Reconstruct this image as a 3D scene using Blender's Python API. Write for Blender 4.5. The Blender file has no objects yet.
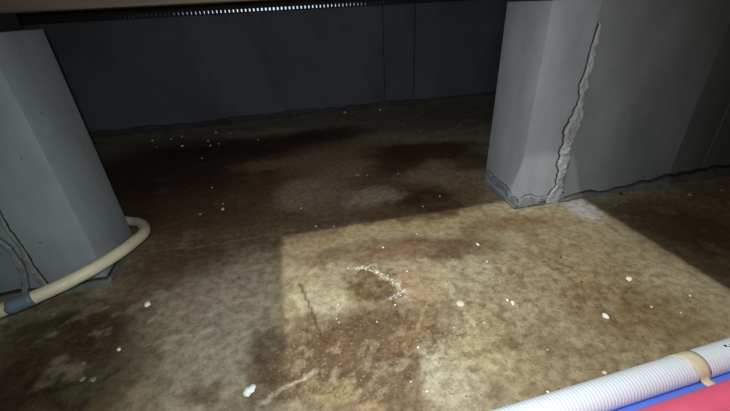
import bpy, bmesh, math, random
import numpy as np
from mathutils import Vector, Matrix

random.seed(7)
rng = np.random.default_rng(11)
scene = bpy.context.scene
col = scene.collection

# ------------------------------------------------------------------ camera
F_PX = 360.0
PITCH, ROLL, YAW = math.radians(29.310), math.radians(-3.105), math.radians(10.998)
H = 0.45                                    # the lens is 45 cm above the slab
fwd = Vector((math.sin(YAW) * math.cos(PITCH), math.cos(YAW) * math.cos(PITCH), -math.sin(PITCH)))
rt0 = Vector((math.cos(YAW), -math.sin(YAW), 0))
up0 = rt0.cross(fwd)
RT = rt0 * math.cos(ROLL) + up0 * math.sin(ROLL)
UP = -rt0 * math.sin(ROLL) + up0 * math.cos(ROLL)
cam = bpy.data.cameras.new('camera')
cam.sensor_width = 36.0
cam.lens = F_PX / 730 * 36.0
cam.clip_start = 0.01
cam_o = bpy.data.objects.new('camera', cam)
col.objects.link(cam_o)
CAM = Vector((0, 0, H))
cam_o.matrix_world = Matrix(((RT.x, UP.x, -fwd.x, 0), (RT.y, UP.y, -fwd.y, 0), (RT.z, UP.z, -fwd.z, H), (0, 0, 0, 1)))
scene.camera = cam_o

# ------------------------------------------------------------------ view, world, lamps
vs = scene.view_settings
vs.view_transform = 'Standard'
vs.look = 'None'
vs.gamma = 1.0
vs.use_curve_mapping = False
vs.exposure = 0.0

world = bpy.data.worlds.new('outside')
scene.world = world
world.use_nodes = True
bg = world.node_tree.nodes['Background']
bg.inputs[0].default_value = (0.72, 0.86, 1.0, 1)      # pale overcast daylight outdoors
bg.inputs[1].default_value = 1.1

# the ceiling lamp of the room above; its light falls through the floor hatch
LAMP = Vector((-0.46, -0.10, 2.60))
la = bpy.data.lights.new('ceiling_lamp_light', 'AREA')
la.shape = 'DISK'
la.size = 0.05
la.energy = 50.0
la.color = (1.0, 0.97, 0.90)
la_o = bpy.data.objects.new('ceiling_lamp_light', la)
la_o.location = LAMP
col.objects.link(la_o)
# the torch of the phone that takes the picture, a finger's width beside its lens
to = bpy.data.lights.new('phone_torch', 'SPOT')
to.energy = 17.0
to.color = (0.87, 0.955, 1.0)
to.shadow_soft_size = 0.006
to.spot_size = math.radians(126)
to.spot_blend = 1.0
to_o = bpy.data.objects.new('phone_torch', to)
col.objects.link(to_o)
to_o.location = CAM - RT * 0.012 + UP * 0.012
to_o.rotation_euler = (fwd - RT * .08 + UP * .04).to_track_quat('-Z', 'Y').to_euler()   # held a little to the left


# ------------------------------------------------------------------ helpers
def lin(r, g, b):
    f = lambda c: c / 12.92 if c <= 0.04045 else ((c + 0.055) / 1.055) ** 2.4
    return (f(r / 255), f(g / 255), f(b / 255))


def pix(x, y, z=0.0):
    """the point at height z that the photograph shows at pixel x, y"""
    d = RT * (x - 365) + UP * (205.5 - y) + fwd * F_PX
    return CAM + d * ((z - H) / d.z)


def pixy(x, y, yp):
    """the point on the upright plane y = yp that the photograph shows at pixel x, y"""
    d = RT * (x - 365) + UP * (205.5 - y) + fwd * F_PX
    return CAM + d * (yp / d.y)


def tag(o, label=None, cat=None, group=None, kind=None):
    if label: o['label'] = label
    if cat: o['category'] = cat
    if group: o['group'] = group
    if kind: o['kind'] = kind
    return o


def link(name, me, mat=None, parent=None):
    o = bpy.data.objects.new(name, me)
    col.objects.link(o)
    if mat is not None and me is not None: me.materials.append(mat)
    if parent is not None: o.parent = parent
    return o


def mesh_obj(name, v, f, mat=None, parent=None, smooth=False):
    me = bpy.data.meshes.new(name)
    me.from_pydata([tuple(p) for p in v], [], f)
    me.update()
    if smooth: me.shade_smooth()
    return link(name, me, mat, parent)


def box_bm(bm, x0, x1, y0, y1, z0, z1):
    vs_ = [bm.verts.new(p) for p in ((x0, y0, z0), (x1, y0, z0), (x1, y1, z0), (x0, y1, z0), (x0, y0, z1), (x1, y0, z1), (x1, y1, z1), (x0, y1, z1))]
    for q in ((3, 2, 1, 0), (4, 5, 6, 7), (0, 1, 5, 4), (1, 2, 6, 5), (2, 3, 7, 6), (3, 0, 4, 7)):
        bm.faces.new([vs_[i] for i in q])


def bm_obj(name, bm, mat=None, parent=None, smooth=False):
    me = bpy.data.meshes.new(name)
    bmesh.ops.recalc_face_normals(bm, faces=bm.faces)
    bm.to_mesh(me); bm.free()
    if smooth: me.shade_smooth()
    return link(name, me, mat, parent)


def box(name, x0, x1, y0, y1, z0, z1, mat, parent=None, bevel=0.0, vertical_only=False):
    bm = bmesh.new()
    box_bm(bm, x0, x1, y0, y1, z0, z1)
    if bevel:
        es = [e for e in bm.edges if not vertical_only or abs(e.verts[0].co.z - e.verts[1].co.z) > 1e-4]
        bmesh.ops.bevel(bm, geom=es, offset=bevel, segments=3, affect='EDGES', profile=0.5)
    return bm_obj(name, bm, mat, parent)


def smooth_path(pts, n):
    """Catmull-Rom through the points, n steps a span"""
    P = [2 * pts[0] - pts[1]] + list(pts) + [2 * pts[-1] - pts[-2]]
    out = []
    for i in range(1, len(P) - 2):
        for k in range(n):
            t = k / n
            a, b, c, d = P[i - 1], P[i], P[i + 1], P[i + 2]
            out.append(0.5 * ((2 * b) + (c - a) * t + (2 * a - 5 * b + 4 * c - d) * t * t + (3 * b - a - 3 * c + d) * t ** 3))
    out.append(P[-2].copy())
    return out


def tube(name, path, radius, mat, parent=None, seg=20, caps=True):
    """a tube along a path; radius is a number or a list, one for each point"""
    v, f = [], []
    n = len(path)
    t0 = (path[1] - path[0]).normalized()
    nrm = t0.cross(Vector((0, 0, 1))).normalized()
    for i, p in enumerate(path):
        t = (path[min(i + 1, n - 1)] - path[max(i - 1, 0)]).normalized()
        nrm = (nrm - t * nrm.dot(t)).normalized()
        b = t.cross(nrm)
        r = radius[i] if hasattr(radius, '__len__') else radius
        for k in range(seg):
            a = 2 * math.pi * k / seg
            v.append(p + (nrm * math.cos(a) + b * math.sin(a)) * r)
    for i in range(n - 1):
        for k in range(seg):
            k2 = (k + 1) % seg
            f.append((i * seg + k, i * seg + k2, (i + 1) * seg + k2, (i + 1) * seg + k))
    if caps:
        f.append(tuple(range(seg))[::-1])
        f.append(tuple((n - 1) * seg + k for k in range(seg)))
    return mesh_obj(name, v, f, mat, parent, smooth=True)


# value noise on numpy arrays, for stains and relief
_perm = rng.random((256, 256))


def vnoise(x, y, scale, off=0):
    x = x / scale + 37.3 + off * 17.17; y = y / scale + 91.7 + off * 7.71
    xi = np.floor(x).astype(int); yi = np.floor(y).astype(int)
    fx = x - xi; fy = y - yi
    fx = fx * fx * (3 - 2 * fx); fy = fy * fy * (3 - 2 * fy)
    g = lambda a, b: _perm[a % 256, b % 256]
    return (g(xi, yi) * (1 - fx) + g(xi + 1, yi) * fx) * (1 - fy) + (g(xi, yi + 1) * (1 - fx) + g(xi + 1, yi + 1) * fx) * fy


def fbm(x, y, scale, octs=4, off=0):
    s = 0; a = 1; t = 0
    for o in range(octs):
        s = s + a * vnoise(x, y, scale / 2 ** o, off + o * 3); t += a; a *= 0.55
    return s / t


def sstep(a, b, x):
    t = np.clip((x - a) / (b - a), 0, 1)
    return t * t * (3 - 2 * t)


# ------------------------------------------------------------------ materials
def new_mat(name):
    m = bpy.data.materials.new(name)
    m.use_nodes = True
    nt = m.node_tree
    return m, nt, nt.nodes['Principled BSDF']


def concrete(name, c1, c2, scale=6.0, rough=0.85, bump=0.25, stain=None):
    m, nt, p = new_mat(name)
    N = nt.nodes.new; L = nt.links.new
    tc = N('ShaderNodeTexCoord')
    n1 = N('ShaderNodeTexNoise'); n1.inputs['Scale'].default_value = scale; n1.inputs['Detail'].default_value = 7; n1.inputs['Roughness'].default_value = 0.62
    mp = N('ShaderNodeMapping'); mp.inputs['Scale'].default_value = (1, 1, 0.45)
    L(tc.outputs['Object'], mp.inputs[0]); L(mp.outputs[0], n1.inputs['Vector'])
    cr = N('ShaderNodeValToRGB')
    cr.color_ramp.elements[0].position = 0.32; cr.color_ramp.elements[0].color = (*lin(*c1), 1)
    cr.color_ramp.elements[1].position = 0.7; cr.color_ramp.elements[1].color = (*lin(*c2), 1)
    L(n1.outputs['Fac'], cr.inputs[0])
    # small air holes left by the formwork
    vo = N('ShaderNodeTexVoronoi'); vo.inputs['Scale'].default_value = 26
    L(tc.outputs['Object'], vo.inputs['Vector'])
    lt = N('ShaderNodeMath'); lt.operation = 'LESS_THAN'; lt.inputs[1].default_value = 0.055
    L(vo.outputs['Distance'], lt.inputs[0])
    mx = N('ShaderNodeMix'); mx.data_type = 'RGBA'; mx.blend_type = 'MULTIPLY'
    mx.inputs['B'].default_value = (0.45, 0.43, 0.40, 1)
    L(lt.outputs[0], mx.inputs['Factor']); L(cr.outputs[0], mx.inputs['A'])
    L(mx.outputs['Result'], p.inputs['Base Color'])
    n2 = N('ShaderNodeTexNoise'); n2.inputs['Scale'].default_value = 120; n2.inputs['Detail'].default_value = 4
    L(tc.outputs['Object'], n2.inputs['Vector'])
    ad = N('ShaderNodeMath'); ad.operation = 'MULTIPLY_ADD'; ad.inputs[1].default_value = 3.0
    L(n1.outputs['Fac'], ad.inputs[0]); L(n2.outputs['Fac'], ad.inputs[2])
    b = N('ShaderNodeBump'); b.inputs['Strength'].default_value = bump; b.inputs['Distance'].default_value = 0.002
    L(ad.outputs[0], b.inputs['Height']); L(b.outputs[0], p.inputs['Normal'])
    p.inputs['Roughness'].default_value = rough
    p.inputs['Specular IOR Level'].default_value = 0.25
    return m


def plain(name, c, rough=0.5, noise=0.1, scale=40, bump=0.0, **kw):
    m, nt, p = new_mat(name)
    N = nt.nodes.new; L = nt.links.new
    tc = N('ShaderNodeTexCoord')
    n1 = N('ShaderNodeTexNoise'); n1.inputs['Scale'].default_value = scale; n1.inputs['Detail'].default_value = 5
    L(tc.outputs['Object'], n1.inputs['Vector'])
    cr = N('ShaderNodeValToRGB')
    l = lin(*c)
    cr.color_ramp.elements[0].position = 0.3; cr.color_ramp.elements[0].color = (*[max(0, v * (1 - noise)) for v in l], 1)
    cr.color_ramp.elements[1].position = 0.7; cr.color_ramp.elements[1].color = (*[min(1, v * (1 + noise)) for v in l], 1)
    L(n1.outputs['Fac'], cr.inputs[0]); L(cr.outputs[0], p.inputs['Base Color'])
    p.inputs['Roughness'].default_value = rough
    if bump:
        b = N('ShaderNodeBump'); b.inputs['Strength'].default_value = bump; b.inputs['Distance'].default_value = 0.001
        L(n1.outputs['Fac'], b.inputs['Height']); L(b.outputs[0], p.inputs['Normal'])
    for k, v in kw.items(): p.inputs[k.replace('_', ' ')].default_value = v
    return m


def wood(name, c1, c2):
    m, nt, p = new_mat(name)
    N = nt.nodes.new; L = nt.links.new
    tc = N('ShaderNodeTexCoord'); mp = N('ShaderNodeMapping'); mp.inputs['Scale'].default_value = (1.2, 22, 22)
    L(tc.outputs['Object'], mp.inputs[0])
    n = N('ShaderNodeTexNoise'); n.inputs['Scale'].default_value = 3; n.inputs['Detail'].default_value = 6
    L(mp.outputs[0], n.inputs['Vector'])
    cr = N('ShaderNodeValToRGB')
    cr.color_ramp.elements[0].position = 0.3; cr.color_ramp.elements[0].color = (*lin(*c1), 1)
    cr.color_ramp.elements[1].position = 0.75; cr.color_ramp.elements[1].color = (*lin(*c2), 1)
    L(n.outputs['Fac'], cr.inputs[0]); L(cr.outputs[0], p.inputs['Base Color'])
    p.inputs['Roughness'].default_value = 0.7
    b = N('ShaderNodeBump'); b.inputs['Strength'].default_value = 0.2; b.inputs['Distance'].default_value = 0.001
    L(n.outputs['Fac'], b.inputs['Height']); L(b.outputs[0], p.inputs['Normal'])
    return m


def vcol_mat(name, rough=0.75, fine=0.35, scale=220, bump=0.3, spec=0.3):
    """colour from the mesh's own stain and shade layer, fine grain on top"""
    m, nt, p = new_mat(name)
    N = nt.nodes.new; L = nt.links.new
    at = N('ShaderNodeAttribute'); at.attribute_name = 'stain'
    tc = N('ShaderNodeTexCoord')
    n = N('ShaderNodeTexNoise'); n.inputs['Scale'].default_value = scale; n.inputs['Detail'].default_value = 5; n.inputs['Roughness'].default_value = 0.7
    L(tc.outputs['Object'], n.inputs['Vector'])
    mr = N('ShaderNodeMapRange'); mr.inputs['From Min'].default_value = 0.25; mr.inputs['From Max'].default_value = 0.75
    mr.inputs['To Min'].default_value = 1 - fine; mr.inputs['To Max'].default_value = 1 + fine
    L(n.outputs['Fac'], mr.inputs['Value'])
    vm = N('ShaderNodeVectorMath'); vm.operation = 'SCALE'
    L(at.outputs['Color'], vm.inputs[0]); L(mr.outputs[0], vm.inputs['Scale'])
    L(vm.outputs[0], p.inputs['Base Color'])
    L(at.outputs['Alpha'], p.inputs['Roughness'])
    b = N('ShaderNodeBump'); b.inputs['Strength'].default_value = bump; b.inputs['Distance'].default_value = 0.001
    L(n.outputs['Fac'], b.inputs['Height']); L(b.outputs[0], p.inputs['Normal'])
    p.inputs['Specular IOR Level'].default_value = spec
    return m


def slab_mat(name):
    """the slab: stain layer of the mesh, and on it the fine speckle of rust, scum and grit"""
    m, nt, p = new_mat(name)
    N = nt.nodes.new; L = nt.links.new
    at = N('ShaderNodeAttribute'); at.attribute_name = 'stain'
    sp = N('ShaderNodeAttribute'); sp.attribute_name = 'speck'
    tc = N('ShaderNodeTexCoord')

    def noise(scale, detail, rough, lo, hi, a=0.0, b=1.0, dist=0.0):
        n = N('ShaderNodeTexNoise'); n.inputs['Scale'].default_value = scale; n.inputs['Detail'].default_value = detail
        n.inputs['Roughness'].default_value = rough; n.inputs['Distortion'].default_value = dist
        L(tc.outputs['Object'], n.inputs['Vector'])
        r = N('ShaderNodeMapRange'); r.interpolation_type = 'SMOOTHSTEP'
        for k, val in (('From Min', lo), ('From Max', hi), ('To Min', a), ('To Max', b)): r.inputs[k].default_value = val
        L(n.outputs['Fac'], r.inputs['Value'])
        return r.outputs[0], n.outputs['Fac']

    def mul(a, b):
        n = N('ShaderNodeMath'); n.operation = 'MULTIPLY'
        L(a, n.inputs[0])
        if isinstance(b, float): n.inputs[1].default_value = b
        else: L(b, n.inputs[1])
        return n.outputs[0]

    def mix(fac, a, c):
        n = N('ShaderNodeMix'); n.data_type = 'RGBA'
        L(fac, n.inputs['Factor']); L(a, n.inputs['A']); n.inputs['B'].default_value = (*lin(*c), 1)
        return n.outputs['Result']

    grain, gf = noise(75, 8, .74, .30, .70, .62, 1.38)
    vm = N('ShaderNodeVectorMath'); vm.operation = 'SCALE'
    L(at.outputs['Color'], vm.inputs[0]); L(grain, vm.inputs['Scale'])
    c = vm.outputs[0]
    rust, _ = noise(140, 5, .65, .54, .64, dist=.6)
    c = mix(mul(mul(rust, sp.outputs['Color']), .62), c, (90, 68, 48))
    scum, sf = noise(210, 4, .6, .57, .68, dist=.4)
    c = mix(mul(mul(scum, sp.outputs['Color']), .45), c, (184, 172, 144))
    dark, _ = noise(150, 3, .55, .62, .69)
    c = mix(mul(dark, .55), c, (54, 42, 32))
    L(c, p.inputs['Base Color'])
    L(at.outputs['Alpha'], p.inputs['Roughness'])
    b = N('ShaderNodeBump'); b.inputs['Strength'].default_value = 0.35; b.inputs['Distance'].default_value = 0.0012
    L(gf, b.inputs['Height']); L(b.outputs[0], p.inputs['Normal'])
    p.inputs['Specular IOR Level'].default_value = 0.3
    return m


def set_stain(me, rgba):
    a = me.color_attributes.new('stain', 'FLOAT_COLOR', 'POINT')
    a.data.foreach_set('color', np.ascontiguousarray(rgba, dtype=np.float32).ravel())


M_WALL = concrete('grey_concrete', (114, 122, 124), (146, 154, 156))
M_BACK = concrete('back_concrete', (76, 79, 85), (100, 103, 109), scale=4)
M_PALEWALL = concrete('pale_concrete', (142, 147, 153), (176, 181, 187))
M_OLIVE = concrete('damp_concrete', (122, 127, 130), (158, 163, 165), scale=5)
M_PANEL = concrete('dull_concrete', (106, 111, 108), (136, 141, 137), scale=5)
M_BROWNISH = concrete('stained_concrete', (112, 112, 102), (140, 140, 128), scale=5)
M_BEAM = wood('sill_wood', (64, 49, 37), (92, 73, 56))
M_DECK = wood('plywood', (140, 108, 72), (178, 142, 100))
M_GASKET = plain('black_rubber', (26, 26, 27), rough=0.7)
M_MORTAR = vcol_mat('mortar', fine=0.25, scale=300, bump=0.5)
M_FLOOR = slab_mat('slab_concrete')

# ------------------------------------------------------------------ the place's measures
XL, YL0 = -0.391, 0.640          # near corner of the left wall end
XR, YR0 = 0.499, 0.665           # near corner of the right wall end
TH = 0.150
WT = 0.438                       # wall tops
YB = 1.760                       # back wall
OUT_L, OUT_R, OUT_F = -1.75, 1.75, -1.2
DECK0, DECK1 = 0.566, 0.602
HX0, HX1, HY0, HY1 = -0.151, 0.433, -0.072, 0.530      # floor hatch

# ------------------------------------------------------------------ slab floor with its stains
xs = np.concatenate([np.arange(OUT_L - .1, -1.1, .03), np.arange(-1.1, 1.15, .0042), np.arange(1.15, OUT_R + .12, .03)])
ys = np.concatenate([np.arange(OUT_F - .1, .14, .05), np.arange(.14, .95, .0030), np.arange(.95, YB + .06, .008), [YB + .16]])
GX, GY = np.meshgrid(xs, ys)
nx, ny = len(xs), len(ys)


def cmix(C, mask, c, k=1.0):
    m = np.clip(mask * k, 0, 1)[..., None]
    return C * (1 - m) + np.array(lin(*c)) * m


WX = (fbm(GX, GY, .11, 4, 1) - .5); WY = (fbm(GX, GY, .11, 4, 2) - .5)
FX = (fbm(GX, GY, .022, 3, 3) - .5); FY = (fbm(GX, GY, .022, 3, 4) - .5)


def blob(px, py, rx, ry, ang=0.0, soft=0.5, warp=1.0, fine=1.0):
    """an elliptic stain on the slab, given by where it is seen; its rim wanders"""
    c = pix(px, py)
    e = 1.0
    gx = (pix(px + e, py) - c) / e; gy = (pix(px, py + e) - c) / e
    ca, sa = math.cos(math.radians(ang)), math.sin(math.radians(ang))
    A = (gx * ca + gy * sa) * rx; B = (-gx * sa + gy * ca) * ry
    det = A.x * B.y - A.y * B.x
    dx = GX - c.x + WX * .075 * warp + FX * .035 * fine
    dy = GY - c.y + WY * .075 * warp + FY * .035 * fine
    u = (dx * B.y - dy * B.x) / det; v = (-dx * A.y + dy * A.x) / det
    r = np.sqrt(u * u + v * v)
    return 1 - sstep(1 - soft, 1 + soft, r)


def streak(pts, w, jitter=.4):
    """a thin mark along a line on the slab"""
    best = np.full(GX.shape, 9.0)
    P = [pix(*p) for p in pts]
    jx = GX + FX * w * 4 * jitter; jy = GY + FY * w * 4 * jitter
    for a, b in zip(P[:-1], P[1:]):
        d = b - a; l2 = d.x * d.x + d.y * d.y
        t = np.clip(((jx - a.x) * d.x + (jy - a.y) * d.y) / l2, 0, 1)
        best = np.minimum(best, np.hypot(jx - a.x - t * d.x, jy - a.y - t * d.y))
    return 1 - sstep(w * .4, w * 1.3, best)


n_big = fbm(GX, GY, .35, 5, 10)
n_mid = fbm(GX, GY, .09, 5, 11)
n_sml = fbm(GX, GY, .030, 4, 12)
n_spk = fbm(GX, GY, .012, 3, 13)
n_rust = fbm(GX, GY, .05, 5, 14)
C = np.zeros((ny, nx, 3)) + np.array(lin(146, 134, 106))
C = cmix(C, sstep(.40, .66, n_mid), (160, 150, 124), .7)
C = cmix(C, sstep(.50, .70, n_rust), (112, 94, 68), .5)
C = cmix(C, sstep(.52, .72, n_big), (120, 104, 76), .5)
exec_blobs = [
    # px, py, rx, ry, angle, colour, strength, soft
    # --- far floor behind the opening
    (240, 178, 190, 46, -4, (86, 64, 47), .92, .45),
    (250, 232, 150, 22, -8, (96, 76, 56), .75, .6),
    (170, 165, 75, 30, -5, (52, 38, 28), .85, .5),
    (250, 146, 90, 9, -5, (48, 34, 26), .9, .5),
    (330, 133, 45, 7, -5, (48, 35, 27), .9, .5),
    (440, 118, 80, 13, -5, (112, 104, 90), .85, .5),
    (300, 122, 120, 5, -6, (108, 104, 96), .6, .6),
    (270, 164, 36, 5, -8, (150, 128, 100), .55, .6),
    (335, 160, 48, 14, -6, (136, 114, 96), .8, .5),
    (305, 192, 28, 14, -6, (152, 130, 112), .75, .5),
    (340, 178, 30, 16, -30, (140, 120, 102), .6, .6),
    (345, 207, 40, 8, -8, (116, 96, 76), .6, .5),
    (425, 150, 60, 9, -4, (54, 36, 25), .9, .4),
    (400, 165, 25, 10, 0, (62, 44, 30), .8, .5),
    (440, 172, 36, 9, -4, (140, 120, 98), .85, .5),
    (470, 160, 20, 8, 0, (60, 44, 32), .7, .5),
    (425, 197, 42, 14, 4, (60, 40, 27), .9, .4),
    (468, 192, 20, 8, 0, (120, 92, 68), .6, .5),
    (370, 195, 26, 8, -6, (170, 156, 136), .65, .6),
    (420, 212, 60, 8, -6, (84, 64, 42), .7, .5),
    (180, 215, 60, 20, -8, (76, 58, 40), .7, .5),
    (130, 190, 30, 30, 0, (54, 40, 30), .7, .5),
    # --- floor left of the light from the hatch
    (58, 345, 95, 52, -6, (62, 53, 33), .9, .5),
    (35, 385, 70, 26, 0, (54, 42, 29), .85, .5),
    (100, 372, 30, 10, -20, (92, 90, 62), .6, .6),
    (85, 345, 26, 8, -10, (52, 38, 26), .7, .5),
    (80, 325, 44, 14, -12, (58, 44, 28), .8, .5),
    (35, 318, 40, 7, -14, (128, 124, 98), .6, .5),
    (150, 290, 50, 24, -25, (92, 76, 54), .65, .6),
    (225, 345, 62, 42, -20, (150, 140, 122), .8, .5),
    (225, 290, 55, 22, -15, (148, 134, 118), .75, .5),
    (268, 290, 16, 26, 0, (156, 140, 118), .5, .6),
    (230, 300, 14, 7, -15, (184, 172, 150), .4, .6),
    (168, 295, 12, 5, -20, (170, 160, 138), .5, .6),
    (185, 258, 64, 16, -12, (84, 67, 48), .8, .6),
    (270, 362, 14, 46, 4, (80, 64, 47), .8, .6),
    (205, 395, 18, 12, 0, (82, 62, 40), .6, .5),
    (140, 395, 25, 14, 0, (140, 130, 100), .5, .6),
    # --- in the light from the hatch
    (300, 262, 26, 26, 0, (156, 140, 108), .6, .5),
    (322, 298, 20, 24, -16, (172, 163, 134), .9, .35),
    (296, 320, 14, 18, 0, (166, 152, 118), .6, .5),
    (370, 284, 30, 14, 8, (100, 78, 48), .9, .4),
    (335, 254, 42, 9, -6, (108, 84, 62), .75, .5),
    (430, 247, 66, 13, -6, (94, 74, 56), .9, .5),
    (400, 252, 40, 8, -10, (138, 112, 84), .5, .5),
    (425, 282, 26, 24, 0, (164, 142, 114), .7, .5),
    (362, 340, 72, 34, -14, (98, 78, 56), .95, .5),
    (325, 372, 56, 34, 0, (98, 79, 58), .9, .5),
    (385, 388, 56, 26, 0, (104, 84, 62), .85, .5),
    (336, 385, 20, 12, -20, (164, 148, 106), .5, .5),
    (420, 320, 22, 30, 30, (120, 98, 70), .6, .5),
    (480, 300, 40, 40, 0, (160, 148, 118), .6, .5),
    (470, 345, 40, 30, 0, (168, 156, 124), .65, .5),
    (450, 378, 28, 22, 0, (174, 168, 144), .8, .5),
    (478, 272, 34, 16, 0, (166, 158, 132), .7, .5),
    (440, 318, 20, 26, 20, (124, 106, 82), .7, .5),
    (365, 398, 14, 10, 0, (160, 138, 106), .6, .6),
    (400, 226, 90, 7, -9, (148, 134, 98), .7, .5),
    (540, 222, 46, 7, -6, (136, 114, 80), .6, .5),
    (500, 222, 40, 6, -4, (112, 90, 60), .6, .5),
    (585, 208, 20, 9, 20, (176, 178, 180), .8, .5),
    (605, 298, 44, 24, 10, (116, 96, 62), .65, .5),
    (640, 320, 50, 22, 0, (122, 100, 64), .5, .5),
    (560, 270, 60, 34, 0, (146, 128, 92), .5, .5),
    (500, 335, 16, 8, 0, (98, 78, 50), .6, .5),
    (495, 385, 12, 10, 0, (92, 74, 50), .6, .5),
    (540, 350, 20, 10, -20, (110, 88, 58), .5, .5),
    # --- right of the light from the hatch
    (680, 225, 70, 24, 14, (84, 66, 44), .85, .5),
    (640, 205, 40, 8, -4, (104, 94, 76), .5, .5),
    (710, 190, 40, 10, -6, (112, 104, 86), .6, .5),
]
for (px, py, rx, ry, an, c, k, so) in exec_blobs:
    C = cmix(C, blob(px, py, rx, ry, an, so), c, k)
# grain of the stains: rusty speckle, pale scum, dark freckles
far = np.clip(blob(260, 165, 260, 62, 0, .4), 0, 1)
C = C * (0.86 + 0.28 * n_sml[..., None])
C = cmix(C, sstep(.60, .72, n_sml) * (1 - .6 * far), (96, 74, 50), .32)
C = cmix(C, sstep(.62, .74, fbm(GX, GY, .045, 4, 21)) * (1 - .8 * far), (176, 166, 140), .30)
brown_zone = blob(372, 280, 34, 18, 8) + blob(360, 350, 90, 45, -10) + .7 * blob(540, 300, 130, 70)
C = cmix(C, sstep(.56, .66, n_spk) * np.clip(brown_zone, 0, 1), (84, 62, 40), .6)
C = cmix(C, sstep(.60, .70, fbm(GX, GY, .014, 3, 25)) * np.clip(brown_zone, 0, 1), (168, 154, 122), .35)
# drying rings, hairline crack, scuffs
C = cmix(C, streak([(300, 283), (305, 296), (312, 310), (317, 324), (324, 340)], .0028, .3), (84, 54, 30), .8)
C = cmix(C, streak([(262, 402), (285, 388), (298, 380), (316, 371)], .0035, 1.2), (196, 186, 160), .6)
C = cmix(C, streak([(270, 268), (300, 275), (330, 268), (356, 266), (380, 274), (398, 288)], .004, 1.0), (180, 160, 124), .35)
C = cmix(C, streak([(418, 258), (436, 262), (446, 274), (444, 286), (432, 296), (424, 310), (416, 330)], .003, 1.2), (188, 168, 130), .35)
C = cmix(C, streak([(464, 312), (470, 320), (478, 330)], .002, 1.0), (204, 196, 176), .6)
C = cmix(C, streak([(150, 250), (200, 246), (250, 238), (282, 232)], .004, 1.2), (140, 122, 96), .4)
for st in ([(150, 345), (180, 338), (215, 330)], [(205, 312), (228, 305), (252, 298)], [(160, 352), (180, 346)], [(226, 322), (246, 312)], [(196, 362), (202, 356)], [(150, 318), (172, 304)], [(236, 336), (262, 326)]):
    C = cmix(C, streak(st, .0045, 1.6), (186, 176, 158), .38)
C = cmix(C, streak([(354, 269), (364, 267), (374, 270), (388, 279), (402, 290)], .006, 1.5), (200, 188, 160), .5)
C = cmix(C, streak([(40, 375), (70, 383), (100, 384), (112, 374)], .005, 1.4), (40, 36, 26), .5)
SPECK = np.clip(.30 + .55 * np.clip(brown_zone, 0, 1) + .5 * (n_mid - .5), 0, 1) * (1 - .7 * blob(240, 170, 220, 50))
wet = np.clip(1 - C.mean(-1) / .16, 0, 1)
ROUGH = .80 - .22 * wet
relief = (n_mid - .5) * .0030 + (n_sml - .5) * .0012
fade = sstep(0, .03, GY - .14)
GZ = relief * fade - .0015
v = np.stack([GX.ravel(), GY.ravel(), GZ.ravel()], 1)
idx = np.arange(ny * nx).reshape(ny, nx)
f = np.stack([idx[:-1, :-1].ravel(), idx[:-1, 1:].ravel(), idx[1:, 1:].ravel(), idx[1:, :-1].ravel()], 1)
me = bpy.data.meshes.new('floor')
me.vertices.add(len(v)); me.vertices.foreach_set('co', v.astype(np.float32).ravel())
me.loops.add(f.size); me.loops.foreach_set('vertex_index', f.astype(np.int32).ravel())
me.polygons.add(len(f)); me.polygons.foreach_set('loop_start', np.arange(0, f.size, 4, dtype=np.int32))
me.update(calc_edges=True); me.validate()
me.shade_smooth()
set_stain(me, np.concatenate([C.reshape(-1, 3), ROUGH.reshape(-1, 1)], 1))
a_ = me.color_attributes.new('speck', 'FLOAT_COLOR', 'POINT')
a_.data.foreach_set('color', np.repeat(SPECK.reshape(-1, 1), 4, 1).astype(np.float32).ravel())
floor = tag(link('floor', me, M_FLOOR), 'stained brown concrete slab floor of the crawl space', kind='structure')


# ------------------------------------------------------------------ foundation walls
def wall(name, x0, x1, y0, y1, z1, mat, label, bevel=.0):
    o = box(name, x0, x1, y0, y1, -.02, z1, mat, bevel=bevel, vertical_only=True)
    return tag(o, label, kind='structure')


def end_block(x0, x1, y0, parent):
    """the last 10 cm of a wall, cast later than the rest, with soft corners"""
    bm = bmesh.new()
    box_bm(bm, x0, x1, y0, y0 + TH, -.02, WT)
    free = XL if parent is wall_left else XR
    es = [e for e in bm.edges if all(abs(q.co.x - free) < 1e-5 for q in e.verts) and (abs(e.verts[0].co.z - e.verts[1].co.z) > .1 or e.verts[0].co.z > .1)]
    bmesh.ops.bevel(bm, geom=es, offset=.0018, segments=2, affect='EDGES', profile=.5)
    o = bm_obj('end_block', bm, M_WALL if parent is wall_left else M_PALEWALL, parent, smooth=True)
    o.data.set_sharp_from_angle(angle=math.radians(35))
    return o


SL, SR, SE = -.4985, pixy(576, 110, YR0).x, pixy(671, 170, YR0).x        # where the seams run
wall_left = wall('wall_left', OUT_L, SL, YL0 + .001, YL0 + TH, WT, M_WALL, 'grey concrete wall end left of the opening')
end_block(SL, XL, YL0, wall_left)
wall_right = wall('wall_right', SR, SE, YR0 + .001, YR0 + TH, WT, M_OLIVE, 'grey concrete wall end right of the opening with a lumpy mortar seam')
end_block(XR, SR, YR0, wall_right)
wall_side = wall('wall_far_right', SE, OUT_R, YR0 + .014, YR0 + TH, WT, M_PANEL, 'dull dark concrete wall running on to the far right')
box('panel', pixy(710, 162, YR0).x, OUT_R, YR0 + .0115, YR0 + .0145, -.02, WT, M_BROWNISH, wall_side)

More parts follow.
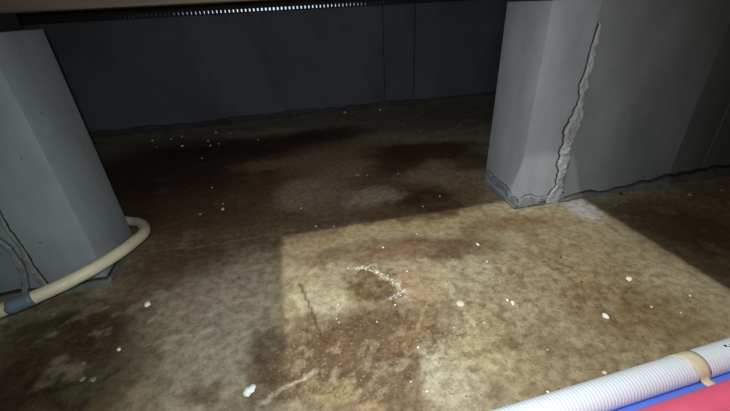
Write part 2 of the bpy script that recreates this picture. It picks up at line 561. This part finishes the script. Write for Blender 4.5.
# back wall: panels cast side by side, the joints between them stay open
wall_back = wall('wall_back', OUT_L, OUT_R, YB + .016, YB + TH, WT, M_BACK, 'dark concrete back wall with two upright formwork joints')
jx = [OUT_L, pixy(383.5, 60, YB).x, pixy(414, 60, YB).x, OUT_R]
for k in range(3):
    box('panel', jx[k] + (.0045 if k else 0), jx[k + 1] - (.0045 if k < 2 else 0), YB + (.003 if k == 1 else 0), YB + .017, -.02, WT, M_BACK, wall_back, bevel=.0015)
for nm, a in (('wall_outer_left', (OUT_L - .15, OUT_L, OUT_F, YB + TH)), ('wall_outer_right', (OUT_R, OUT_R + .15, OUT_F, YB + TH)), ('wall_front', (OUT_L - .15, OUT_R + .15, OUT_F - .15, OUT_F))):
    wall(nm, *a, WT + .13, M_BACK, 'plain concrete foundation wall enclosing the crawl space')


# ------------------------------------------------------------------ mortar seams and skirts on the walls
def seam(name, pts, widths, wall_o, depth=.006, n=26, seed=0, tone=(168, 172, 174), edge=(54, 56, 58), face_n=(0, -1, 0), along=0.0):
    """a lumpy run of squeezed-out mortar on an upright face; pts are points on that face from top to bottom"""
    path = smooth_path([Vector(p) for p in pts], n)
    T = len(path); W = 19
    face_n = Vector(face_n)
    V, Cc = [], []
    for i, p in enumerate(path):
        s = i / (T - 1) * (len(widths) - 1); k = min(int(s), len(widths) - 2); fr = s - k
        w = widths[k] * (1 - fr) + widths[k + 1] * fr
        zz = np.array([p.z + along * (p.x + p.y)])
        wl = w * (.75 + .75 * float(fbm(zz, zz * 0 + seed, .030, 4, 30)[0] - .5) * 2.2)
        wr = w * (.75 + .75 * float(fbm(zz, zz * 0 + seed + 5, .026, 4, 31)[0] - .5) * 2.2)
        t = (path[min(i + 1, T - 1)] - path[max(i - 1, 0)]).normalized()
        side = t.cross(face_n).normalized()
        if side.x + side.z * .9 < 0: side = -side
        end = min(1, i / 6, (T - 1 - i) / 4 + .4)
        for j in range(W):
            u = j / (W - 1) * 2 - 1
            off = u * (wl if u < 0 else wr) / 2 * 1.15
            lump = float(fbm(np.array([p.x + off]), zz, .014, 3, 33 + seed)[0])
            prof = max(0, 1 - abs(u) ** 5)
            hgt = depth * prof * (.45 + .9 * lump) * end
            q = p + side * off + face_n * (hgt - .0015 * (1 - prof))
            V.append(q)
            c = np.array(lin(*tone)) * (.75 + .5 * lump)
            if abs(u) > .86: c = np.array(lin(*edge))  # rims painted dark: shade of the gap beside the mortar, plus dirt
            Cc.append((*c, .85))
    Fc = [(i * W + j, i * W + j + 1, (i + 1) * W + j + 1, (i + 1) * W + j) for i in range(T - 1) for j in range(W - 1)]
    o = mesh_obj(name, V, Fc, M_MORTAR, wall_o, smooth=True)
    set_stain(o.data, np.array(Cc))
    return o


rp = [(600, 21), (596, 36), (592, 51), (588, 68), (583, 85), (581, 100), (577, 116), (570, 134), (565, 150), (562, 164), (559, 178), (554, 192), (551, 206)]
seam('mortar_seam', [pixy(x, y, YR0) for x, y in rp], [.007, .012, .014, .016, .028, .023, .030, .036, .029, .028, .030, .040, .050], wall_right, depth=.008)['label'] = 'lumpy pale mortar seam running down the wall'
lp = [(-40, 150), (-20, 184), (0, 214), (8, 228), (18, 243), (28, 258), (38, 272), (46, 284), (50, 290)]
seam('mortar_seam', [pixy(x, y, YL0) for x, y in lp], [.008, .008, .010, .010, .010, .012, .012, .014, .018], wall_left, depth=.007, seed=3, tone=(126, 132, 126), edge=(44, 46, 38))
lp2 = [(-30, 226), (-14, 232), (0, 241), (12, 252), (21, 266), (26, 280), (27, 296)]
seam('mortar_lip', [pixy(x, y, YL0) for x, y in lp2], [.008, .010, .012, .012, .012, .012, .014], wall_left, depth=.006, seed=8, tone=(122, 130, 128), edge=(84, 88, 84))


def skirt(name, path, nrm, heights, outs, wall_o, seed=0, tone=(120, 118, 108), edge=(50, 46, 40), step=.006):
    """a ragged mortar fillet where a wall meets the slab: path along the foot, nrm the way the wall faces"""
    P = [Vector(p) for p in path]
    V, Cc, Fc = [], [], []
    W = 8
    L_ = [0]
    for a, b in zip(P[:-1], P[1:]): L_.append(L_[-1] + (b - a).length)
    n = max(4, int(L_[-1] / step))
    for i in range(n + 1):
        s = L_[-1] * i / n
        k = max(j for j in range(len(L_) - 1) if L_[j] <= s + 1e-9)
        fr = (s - L_[k]) / (L_[k + 1] - L_[k])
        p = P[k].lerp(P[k + 1], fr)
        nn = nrm[k] if isinstance(nrm, list) else nrm
        if isinstance(nrm, list) and fr < .0: nn = nrm[k]
        nn = Vector(nn)
        sa = np.array([s]); so = np.array([float(seed)])
        q = heights[0] + (heights[1] - heights[0]) * i / n if len(heights) == 2 else np.interp(i / n, np.linspace(0, 1, len(heights)), heights)
        w = np.interp(i / n, np.linspace(0, 1, len(outs)), outs)
        h = q * (.35 + 1.3 * float(fbm(sa, so, .05, 4, 40)[0]))
        w = w * (.35 + 1.3 * float(fbm(sa, so, .04, 4, 42)[0]))
        for j in range(W):
            t = j / (W - 1)
            lump = float(fbm(sa, so + t * .03, .02, 3, 44)[0])
            z = h * (1 - t) ** 1.6 + .001
            o = w * t ** 1.3 + .0035 * math.sin(math.pi * min(1, t + .12)) * (.4 + lump)
            if j == 0: o = -.002
            if j == W - 1: z = -.004
            V.append(p + nn * o + Vector((0, 0, z)))
            c = np.array(lin(*tone)) * (.65 + .7 * lump)
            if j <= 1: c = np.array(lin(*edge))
            Cc.append((*c, .85))
    Fc = [(i * W + j, (i + 1) * W + j, (i + 1) * W + j + 1, i * W + j + 1) for i in range(n) for j in range(W - 1)]
    o = mesh_obj(name, V, Fc, M_MORTAR, wall_o, smooth=True)
    set_stain(o.data, np.array(Cc))
    return o


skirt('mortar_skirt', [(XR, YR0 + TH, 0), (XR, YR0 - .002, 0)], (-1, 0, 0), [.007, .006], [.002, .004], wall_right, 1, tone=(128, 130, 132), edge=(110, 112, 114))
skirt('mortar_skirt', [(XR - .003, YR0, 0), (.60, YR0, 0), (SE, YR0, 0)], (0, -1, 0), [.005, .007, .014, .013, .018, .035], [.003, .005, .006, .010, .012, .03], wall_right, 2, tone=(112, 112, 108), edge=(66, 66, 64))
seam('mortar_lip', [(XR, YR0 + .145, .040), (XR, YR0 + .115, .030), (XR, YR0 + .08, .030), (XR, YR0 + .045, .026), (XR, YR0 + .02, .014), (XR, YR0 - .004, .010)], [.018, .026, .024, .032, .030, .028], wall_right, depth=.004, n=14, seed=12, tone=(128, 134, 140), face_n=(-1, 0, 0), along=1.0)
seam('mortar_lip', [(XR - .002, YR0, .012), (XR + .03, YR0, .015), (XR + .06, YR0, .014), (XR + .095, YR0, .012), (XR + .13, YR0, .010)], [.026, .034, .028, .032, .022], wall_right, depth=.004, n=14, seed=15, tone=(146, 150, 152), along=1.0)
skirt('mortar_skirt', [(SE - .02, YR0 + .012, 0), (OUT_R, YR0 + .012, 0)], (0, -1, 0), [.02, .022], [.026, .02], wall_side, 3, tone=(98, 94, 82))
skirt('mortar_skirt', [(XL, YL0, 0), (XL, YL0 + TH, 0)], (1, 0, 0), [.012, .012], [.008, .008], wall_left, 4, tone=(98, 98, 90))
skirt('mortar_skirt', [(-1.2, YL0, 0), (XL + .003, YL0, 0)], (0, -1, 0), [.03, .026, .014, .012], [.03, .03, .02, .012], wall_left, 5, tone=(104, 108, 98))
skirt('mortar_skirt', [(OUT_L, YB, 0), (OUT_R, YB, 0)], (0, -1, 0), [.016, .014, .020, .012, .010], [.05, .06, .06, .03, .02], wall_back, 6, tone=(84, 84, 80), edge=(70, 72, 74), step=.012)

# ------------------------------------------------------------------ vent gasket on the back wall: an open comb, daylight behind
gz0, gz1 = WT, .460
vent = bpy.data.objects.new('ventilation_strip', None); col.objects.link(vent)
vent.location = (0, YB + .02, WT)
tag(vent, 'black slotted ventilation strip with daylight behind on top of the back wall', 'vent')
rail = box('bottom_rail', OUT_L, OUT_R, -.015, .015, 0, .0045, M_GASKET, vent)
rail = box('top_rail', OUT_L, OUT_R, -.015, .015, .0145, .0245, M_GASKET, vent)
tm = None
pitch = .0165
nt_ = int((OUT_R - OUT_L) / pitch)
for k in range(nt_):
    x = OUT_L + (k + .5) * pitch
    if -.62 < x < .52:
        if tm is None:
            o = box('tooth', -.0048, .0048, -.015, .015, .0045, .0145, M_GASKET, vent); tm = o.data
        else:
            o = link('tooth', tm, None, vent)
        o.location.x = x
box('blank', OUT_L, -.622, -.015, .015, .0045, .0145, M_GASKET, vent)
box('blank', .522, OUT_R, -.015, .015, .0045, .0145, M_GASKET, vent)

# packing under the sills of the inner walls
for (x0, x1, y0, lab) in ((OUT_L, XL - .02, YL0, 'thin black packing strip on top of the left wall end'), (XR + .03, OUT_R, YR0, 'thin black packing strip on top of the right wall')):
    tag(box('packing_strip', x0, x1, y0 + .03, y0 + TH - .02, WT, .462, M_GASKET), lab, 'packing')

tag(box('sill_beam', OUT_L, OUT_R, YR0 + .023, YR0 + .128, .462, DECK0, M_BEAM, bevel=.002), 'brown timber beam spanning the opening above both wall ends', 'beam')
tag(box('sill_beam', OUT_L, OUT_R, YB + .004, YB + .109, .4625, DECK0, M_BEAM, bevel=.002), 'dark timber beam on the vent strip of the back wall', 'beam')

# floor deck with its hatch
bm = bmesh.new()
X0, X1, Y0, Y1 = OUT_L - .15, OUT_R + .15, OUT_F - .15, YB + TH
box_bm(bm, X0, HX0, Y0, Y1, DECK0, DECK1); box_bm(bm, HX1, X1, Y0, Y1, DECK0, DECK1)
box_bm(bm, HX0, HX1, Y0, HY0, DECK0, DECK1); box_bm(bm, HX0, HX1, HY1, Y1, DECK0, DECK1)
tag(bm_obj('ceiling', bm, M_DECK), 'plywood floor deck overhead with an open hatch', kind='structure')

# the lit room above the hatch
M_ROOM = plain('room_paper', (225, 220, 208), rough=.9, noise=.03)
RZ = 2.66
for nm, a in (('wall_room_left', (X0, X0 + .1, Y0, Y1)), ('wall_room_right', (X1 - .1, X1, Y0, Y1)), ('wall_room_front', (X0 + .1, X1 - .1, Y0, Y0 + .1)), ('wall_room_back', (X0 + .1, X1 - .1, Y1 - .1, Y1))):
    tag(box(nm, *a, DECK1, RZ, M_ROOM), 'papered wall of the room above the hatch', kind='structure')
tag(box('ceiling_room', X0, X1, Y0, Y1, RZ, RZ + .1, M_ROOM), 'ceiling of the room above the hatch', kind='structure')
lamp = bpy.data.objects.new('ceiling_lamp', None); col.objects.link(lamp)
lamp.location = (LAMP.x, LAMP.y, RZ)
tag(lamp, 'small round downlight on the ceiling of the room above', 'lamp')
tube('housing', [Vector((0, 0, 0)), Vector((0, 0, -.03)), Vector((0, 0, -.05))], [.05, .05, .045], plain('white_enamel', (230, 230, 228), rough=.4), lamp, seg=24)
m_lens, ntl, pl = new_mat('lamp_lens')
pl.inputs['Emission Color'].default_value = (1, .93, .78, 1); pl.inputs['Emission Strength'].default_value = 8
tube('lens', [Vector((0, 0, -.05)), Vector((0, 0, -.053))], .03, m_lens, lamp, seg=24)

# ------------------------------------------------------------------ cream pipe round the left wall end
M_CREAM = plain('cream_plastic', (206, 196, 168), rough=.45, noise=.08, scale=30)
pts = [Vector((-.95, .90, .016)), Vector((-.70, .900, .014)), Vector((-.52, .892, .014)),
       pix(119, 220.5, .016), pix(133, 221.5, .022), pix(141, 223.5, .030), pix(145, 229, .042), pix(142, 235, .052), pix(133, 242.5, .060),
       pix(121, 251.5, .066), pix(96.5, 267, .070), pix(72, 280, .070), pix(60, 286, .070), pix(16, 305, .066), pix(0, 311, .064),
       Vector((-.60, .48, .045)), Vector((-.78, .44, .016)), Vector((-1.1, .42, .0135))]
path = smooth_path(pts, 10)
pipe = tube('drain_pipe', path, .0109, M_CREAM)
tag(pipe, 'cream plastic pipe bending round the left concrete wall end', 'pipe')
ia = min(range(len(path)), key=lambda i: (path[i] - pix(32, 299, .067)).length)
ib = min(range(len(path)), key=lambda i: (path[i] - pix(10, 307, .066)).length)
cp = path[min(ia, ib):max(ia, ib) + 1]
cpl = tube('coupling', cp, .0117, plain('blue_grey_tape', (92, 112, 122), rough=.55, noise=.12), pipe)
cpl['label'] = 'blue-grey tape sleeve on the cream pipe'

# ------------------------------------------------------------------ hose and pipes at the lower right
hc0, hc1 = pix(570, 405, .018), pix(690, 367, .018)
hd = (hc1 - hc0); hd.z = 0; hd.normalize()
RIB = .0047
path, rad = [], []
t = -.55
base = Vector((hc0.x, hc0.y, .0182))
while t < 1.05:
    for k, r in ((0, .0176), (.28, .0176), (.42, .0180), (.86, .0180)):
        path.append(base + hd * (t + k * RIB)); rad.append(r)
    t += RIB
M_HOSE = plain('white_hose_plastic', (226, 238, 254), rough=.45, noise=.03, scale=12)
hose = tag(tube('corrugated_hose', path, rad, M_HOSE, seg=24), 'white corrugated plastic hose lying across the lower right corner', 'hose')


M_INK = plain('dark_print', (48, 46, 50), rough=.6)
pm = base + hd * ((pix(726, 347, .03) - base).dot(hd))
pm.z = base.z
nv = Vector((hd.y, -hd.x, 0))
for ds, ang, ln in ((-.0075, 100, .0030), (-.0035, 90, .0026), (.0005, 96, .0034), (.0040, 84, .0028), (.0085, 92, .0030), (.0125, 88, .0028)):
    q_ = []
    for da, dd in ((-5, 0), (5, 0), (5, ln), (-5, ln)):
        a = math.radians(ang + da)
        for r in (.0179, .01825): q_.append(pm + hd * (ds + dd) + (nv * math.cos(a) + Vector((0, 0, 1)) * math.sin(a)) * r)
    mesh_obj('printed_mark', q_, [(0, 2, 4, 6)[::-1], (1, 3, 5, 7), (0, 1, 3, 2), (2, 3, 5, 4), (4, 5, 7, 6), (6, 7, 1, 0)], M_INK, hose)

nrm = Vector((hd.y, -hd.x, 0))                 # across the pipes, towards the camera
M_BLUE = plain('blue_pipe_plastic', (92, 128, 232), rough=.45, noise=.06)
M_PINK = plain('pink_pipe_foam', (250, 108, 146), rough=.6, noise=.06)
for off, r, mat, lab in ((.0245, .0080, M_BLUE, 'blue water pipe between the white hose and the pink pipe'), (.0517, .0220, M_PINK, 'pink-red water pipe in the lower right corner')):
    p_ = [Vector((base.x, base.y, r + .0004)) + nrm * off + hd * s_ for s_ in np.linspace(-.55, 1.05, 24)]
    tag(tube('water_pipe', p_, r, mat, seg=28), lab, 'pipe')

# tape tying the hose to the blue pipe
M_TAPE = plain('yellowed_tape', (226, 218, 190), rough=.4, noise=.1, scale=60)
tc_ = pix(686, 367, .018)
tb = base + hd * ((tc_ - base).dot(hd))
V, Fc = [], []
prof = []
for k in range(15):
    a = math.radians(200 - k * 13.5)           # from behind over the top to the front
    prof.append((math.cos(a) * .0187, .0182 + math.sin(a) * .0187, .0180 - .00060 * k, -.004 + .0006 * k))
prof += [(.0205, .0165, .0080, .0056), (.0230, .0168, .0070, .0062), (.0262, .0172, .0064, .0068), (.0290, .0200, .0058, .0072)]
for i, (o, z, w, sh) in enumerate(prof):
    wob = (random.random() - .5) * .0012
    for s in (-1, -.35, .35, 1):
        V.append(tb + nrm * o + hd * (s * w + sh + wob * s) + Vector((0, 0, z - tb.z)))
for i in range(len(prof) - 1):
    for j in range(3): Fc.append((i * 4 + j, i * 4 + j + 1, (i + 1) * 4 + j + 1, (i + 1) * 4 + j))
tape = tag(mesh_obj('tape_strip', V, Fc, M_TAPE, smooth=True), 'yellowed tape wrapped round the white hose above the blue pipe', 'tape')
so = tape.modifiers.new('thickness', 'SOLIDIFY'); so.thickness = .0006; so.offset = 1

# ------------------------------------------------------------------ crumbs and grit on the slab
ORD = 'leftmost second third fourth fifth sixth seventh eighth ninth tenth eleventh twelfth thirteenth fourteenth fifteenth sixteenth seventeenth eighteenth nineteenth twentieth'.split()


def nth(spots):
    """the spots from left to right, each with the words for its place in that row"""
    sp = sorted(spots)
    for k, q in enumerate(sp):
        yield (*q, ORD[k] if k == 0 else ('rightmost' if k == len(sp) - 1 else ORD[k] + ' from the left'))


M_WHITE = plain('white_plaster', (240, 240, 236), rough=.8, noise=.05, bump=.3)
M_PALE = plain('pale_stone', (206, 200, 176), rough=.7, noise=.08)
M_DULL = plain('dull_stone', (128, 120, 96), rough=.8, noise=.12)
M_DARK = plain('dark_grit', (34, 28, 22), rough=.8)


def floor_z(x, y):
    i = int(np.clip(np.searchsorted(ys, y), 1, ny - 1)); j = int(np.clip(np.searchsorted(xs, x), 1, nx - 1))
    return float(max(GZ[i, j], GZ[i - 1, j], GZ[i, j - 1], GZ[i - 1, j - 1]))


def lump(name, px, py, w, d, mat, label, cat, group=None, flat=.5, sub=2, rough=.75, lobes=None):
    """an irregular crumb w by d pixels across as the photograph shows it"""
    p = pix(px, py)
    rx = (pix(px + .5, py) - pix(px - .5, py)).length * w / 2 * (.62 if w < 6 else .85)
    ry = min((pix(px, py + .5) - pix(px, py - .5)).length * d / 2 * (.62 if w < 6 else .85), rx * 1.4)
    h = min(rx, ry) * flat
    bm = bmesh.new()
    for (lx, ly, ls) in (lobes or [(0, 0, 1)]):
        r_ = bmesh.ops.create_icosphere(bm, subdivisions=sub, radius=1)
        sd = random.random() * 50
        for vv in r_['verts']:
            c = vv.co
            n_ = float(fbm(np.array([c.x * .6 + sd]), np.array([c.y * .6 + c.z * .45 + sd]), .7, 3, 50)[0]) - .5
            c *= (1 + rough * 2 * n_) * ls
            c.x = (c.x + lx) * rx; c.y = (c.y + ly) * ry; c.z = max(c.z, -.45) * h
    o = bm_obj(name, bm, mat, smooth=rough < .3)
    zmin = min(vv.co.z for vv in o.data.vertices)
    o.location = (p.x, p.y, floor_z(p.x, p.y) - zmin - .0004)
    o.rotation_euler.z = math.radians(YAW * -40)
    return tag(o, label, cat, group)


lump('plaster_lump', 249, 391.5, 15, 17, M_WHITE, 'largest white plaster lump on the floor near the bottom edge', 'plaster', flat=.7, sub=3, lobes=[(-.35, -.1, .62), (.35, .3, .55), (.1, -.1, .6), (.55, .05, .4)])
lump('pebble', 460.5, 303, 11, 7, M_PALE, 'smooth pale oval pebble in the middle of the lit floor', 'pebble', flat=.35, rough=.12)
lump('plaster_crumb', 605.5, 316, 7, 7, M_WHITE, 'white plaster crumb above the corrugated hose on the lit floor', 'plaster', flat=.7)
lump('plaster_crumb', 629, 278.5, 6, 4.5, M_WHITE, 'bright white crumb near the slanting right edge of the lit floor', 'plaster', flat=.7)
lump('plaster_crumb', 507.5, 300, 4.5, 4, M_WHITE, 'left crumb of a close white pair on the lit floor', 'plaster', flat=.8)
lump('plaster_crumb', 512.5, 302.5, 5, 5, M_WHITE, 'right crumb of a close white pair on the lit floor', 'plaster', flat=.8)
lump('plaster_crumb', 484, 322, 4.5, 3, M_PALE, 'small pale crumb below the oval pebble on the lit floor', 'plaster', flat=.6)
lump('plaster_crumb', 148, 304.5, 6, 5, M_WHITE, 'lone white crumb on the dark floor right of the cream pipe', 'plaster', flat=.7)
lump('plaster_crumb', 119, 349, 5.5, 5, M_WHITE, 'bright white crumb on the mossy brown floor lower left', 'plaster', flat=.7)
lump('plaster_crumb', 548, 391.5, 5, 5, M_WHITE, 'white crumb lying close against the corrugated hose', 'plaster', flat=.8)
lump('plaster_crumb', 605, 372, 6, 3.5, M_PALE, 'pale flake lying beside the corrugated hose', 'plaster', flat=.5)
lump('pebble', 82, 379, 7, 5, M_DULL, 'dull pebble on the mossy floor, left one of two', 'pebble', flat=.5)
lump('pebble', 92.5, 379.5, 9, 6, M_DULL, 'dull pebble on the mossy floor, right one of two', 'pebble', flat=.5)
lump('pebble', 83, 363, 5, 4, M_DULL, 'small dull pebble above two others on the mossy floor', 'pebble', flat=.5)
lump('pebble', 4, 321, 8, 7, M_DULL, 'grey stone by the wall under the cream pipe', 'pebble', flat=.7)
lump('pebble', 53, 314, 4, 4, M_DULL, 'small grey pebble under the cream pipe', 'pebble', flat=.7)
lump('plaster_flake', 357, 175, 7, 3, M_DULL, 'pale flake on the dark floor in the middle of the opening', 'plaster', flat=.4)
lump('plaster_crumb', 223, 209, 4.5, 4, M_PALE, 'pale crumb on the dark floor behind the left wall end', 'plaster', flat=.6)
g = 'white crumbs at the foot of the back wall'
for (x, y, s, w_) in nth(((152, 140.5, 4), (182, 136.5, 3.2), (182, 146, 4.5), (171, 139, 3), (208, 141, 3.5), (210.5, 145.5, 3.5), (216, 132.5, 4), (219, 143.5, 2.6), (230, 133, 2.6), (258, 139.5, 3.2), (202, 158, 2.6), (345, 112.5, 5), (380, 110, 4), (157, 147, 2.5))):
    lump('plaster_crumb', x, y, s, s, M_PALE, 'tiny white crumb on dark floor by the back wall, %s' % w_, 'plaster', g, flat=.8, sub=1)
g = 'white crumbs on the floor of the opening'
for (x, y, s, w_) in nth(((223, 204, 2.6), (212, 187, 2.6), (301, 208, 2.6), (316, 226, 2.6), (334, 226, 3), (367, 175, 2.6), (398, 173.5, 2.6), (423, 206, 3), (440, 196, 2.8), (200, 214, 2.4), (420, 131, 2.5), (459, 125, 2.5))):
    lump('plaster_crumb', x, y, s, s, M_PALE, 'tiny white crumb on brown floor between wall ends, %s' % w_, 'plaster', g, flat=.8, sub=1)
g = 'white grains on the lit floor'
for (x, y, s, w_) in nth(((348, 268, 2.4), (338, 304, 2.6), (336.5, 318, 2.8), (339, 322, 2.4), (377, 321, 2.8), (395, 304.5, 3), (405, 296, 2.4), (417, 233, 2.6), (407, 271, 2.6), (383, 247, 3), (487, 261, 3.4), (478, 244, 5), (454, 327, 2.6), (548, 349, 2.8), (652, 306, 3.6), (690, 295, 3.4), (681, 312, 3), (427, 391, 3.6), (411, 381, 3), (418, 347, 3.4))):
    lump('plaster_crumb', x, y, s, s * .8, M_WHITE, 'tiny white grain on the brightly lit floor, %s' % w_, 'plaster', g, flat=.8, sub=1)
g = 'white crumbs by the far right wall'
for (x, y, s, w_) in nth(((616, 204, 3), (690, 194.5, 5), (721, 190, 3.5), (631, 192, 3))):
    lump('plaster_crumb', x, y, s, s * .8, M_PALE, 'pale crumb on the floor along the right wall, %s' % w_, 'plaster', g, flat=.8, sub=1)
g = 'dark grit on the lit floor'
for (x, y, s, w_) in nth(((469, 252.5, 3.4), (473.5, 227, 3), (561, 257, 3), (582, 281.5, 3.4), (633.5, 292, 3.2), (620, 283, 2.4), (443, 333, 3), (457, 335, 3), (307, 330, 3), (333.5, 329, 3), (384, 394, 3), (643, 336, 3), (239, 278, 2.6), (602, 217, 2.4))):
    lump('grit', x, y, s, s * .85, M_DARK, 'tiny dark speck of grit on the floor, %s' % w_, 'grit', g, flat=.6, sub=1)
lump('grit', 621, 194, 5, 4, M_DARK, 'dark bit of grit, left of two at the right wall foot', 'grit', flat=.8)
lump('grit', 630, 191.5, 4, 3.5, M_DARK, 'dark bit of grit, right of two at the right wall foot', 'grit', flat=.8)


# dried white residue: thin crusts standing on the slab
def crust(name, pts, w, label):
    path = smooth_path([pix(*p) for p in pts], 12)
    V, Fc = [], []
    bm = bmesh.new()
    for i, p in enumerate(path):
        for k in range(5):
            s = abs(random.gauss(0, .5)) * w * .26 + .0003
            q = p + Vector((random.gauss(0, w * .8), random.gauss(0, w * .8), 0))
            if random.random() < .55: continue
            r_ = bmesh.ops.create_icosphere(bm, subdivisions=1, radius=s)
            for vv in r_['verts']:
                vv.co.z *= .6
                vv.co += Vector((q.x, q.y, floor_z(q.x, q.y) + s * .1))
    o = bm_obj(name, bm, M_WHITE)
    return tag(o, label, 'residue', kind='stuff')


crust('salt_crust', [(356, 268), (364, 267.5), (372, 270), (382, 275), (392, 281), (399, 287)], .004, 'curved line of white salt crust on the lit floor')
crust('salt_crust', [(390, 298), (396, 295), (402, 292), (407, 289)], .003, 'short slanting streak of white salt crust on the lit floor')
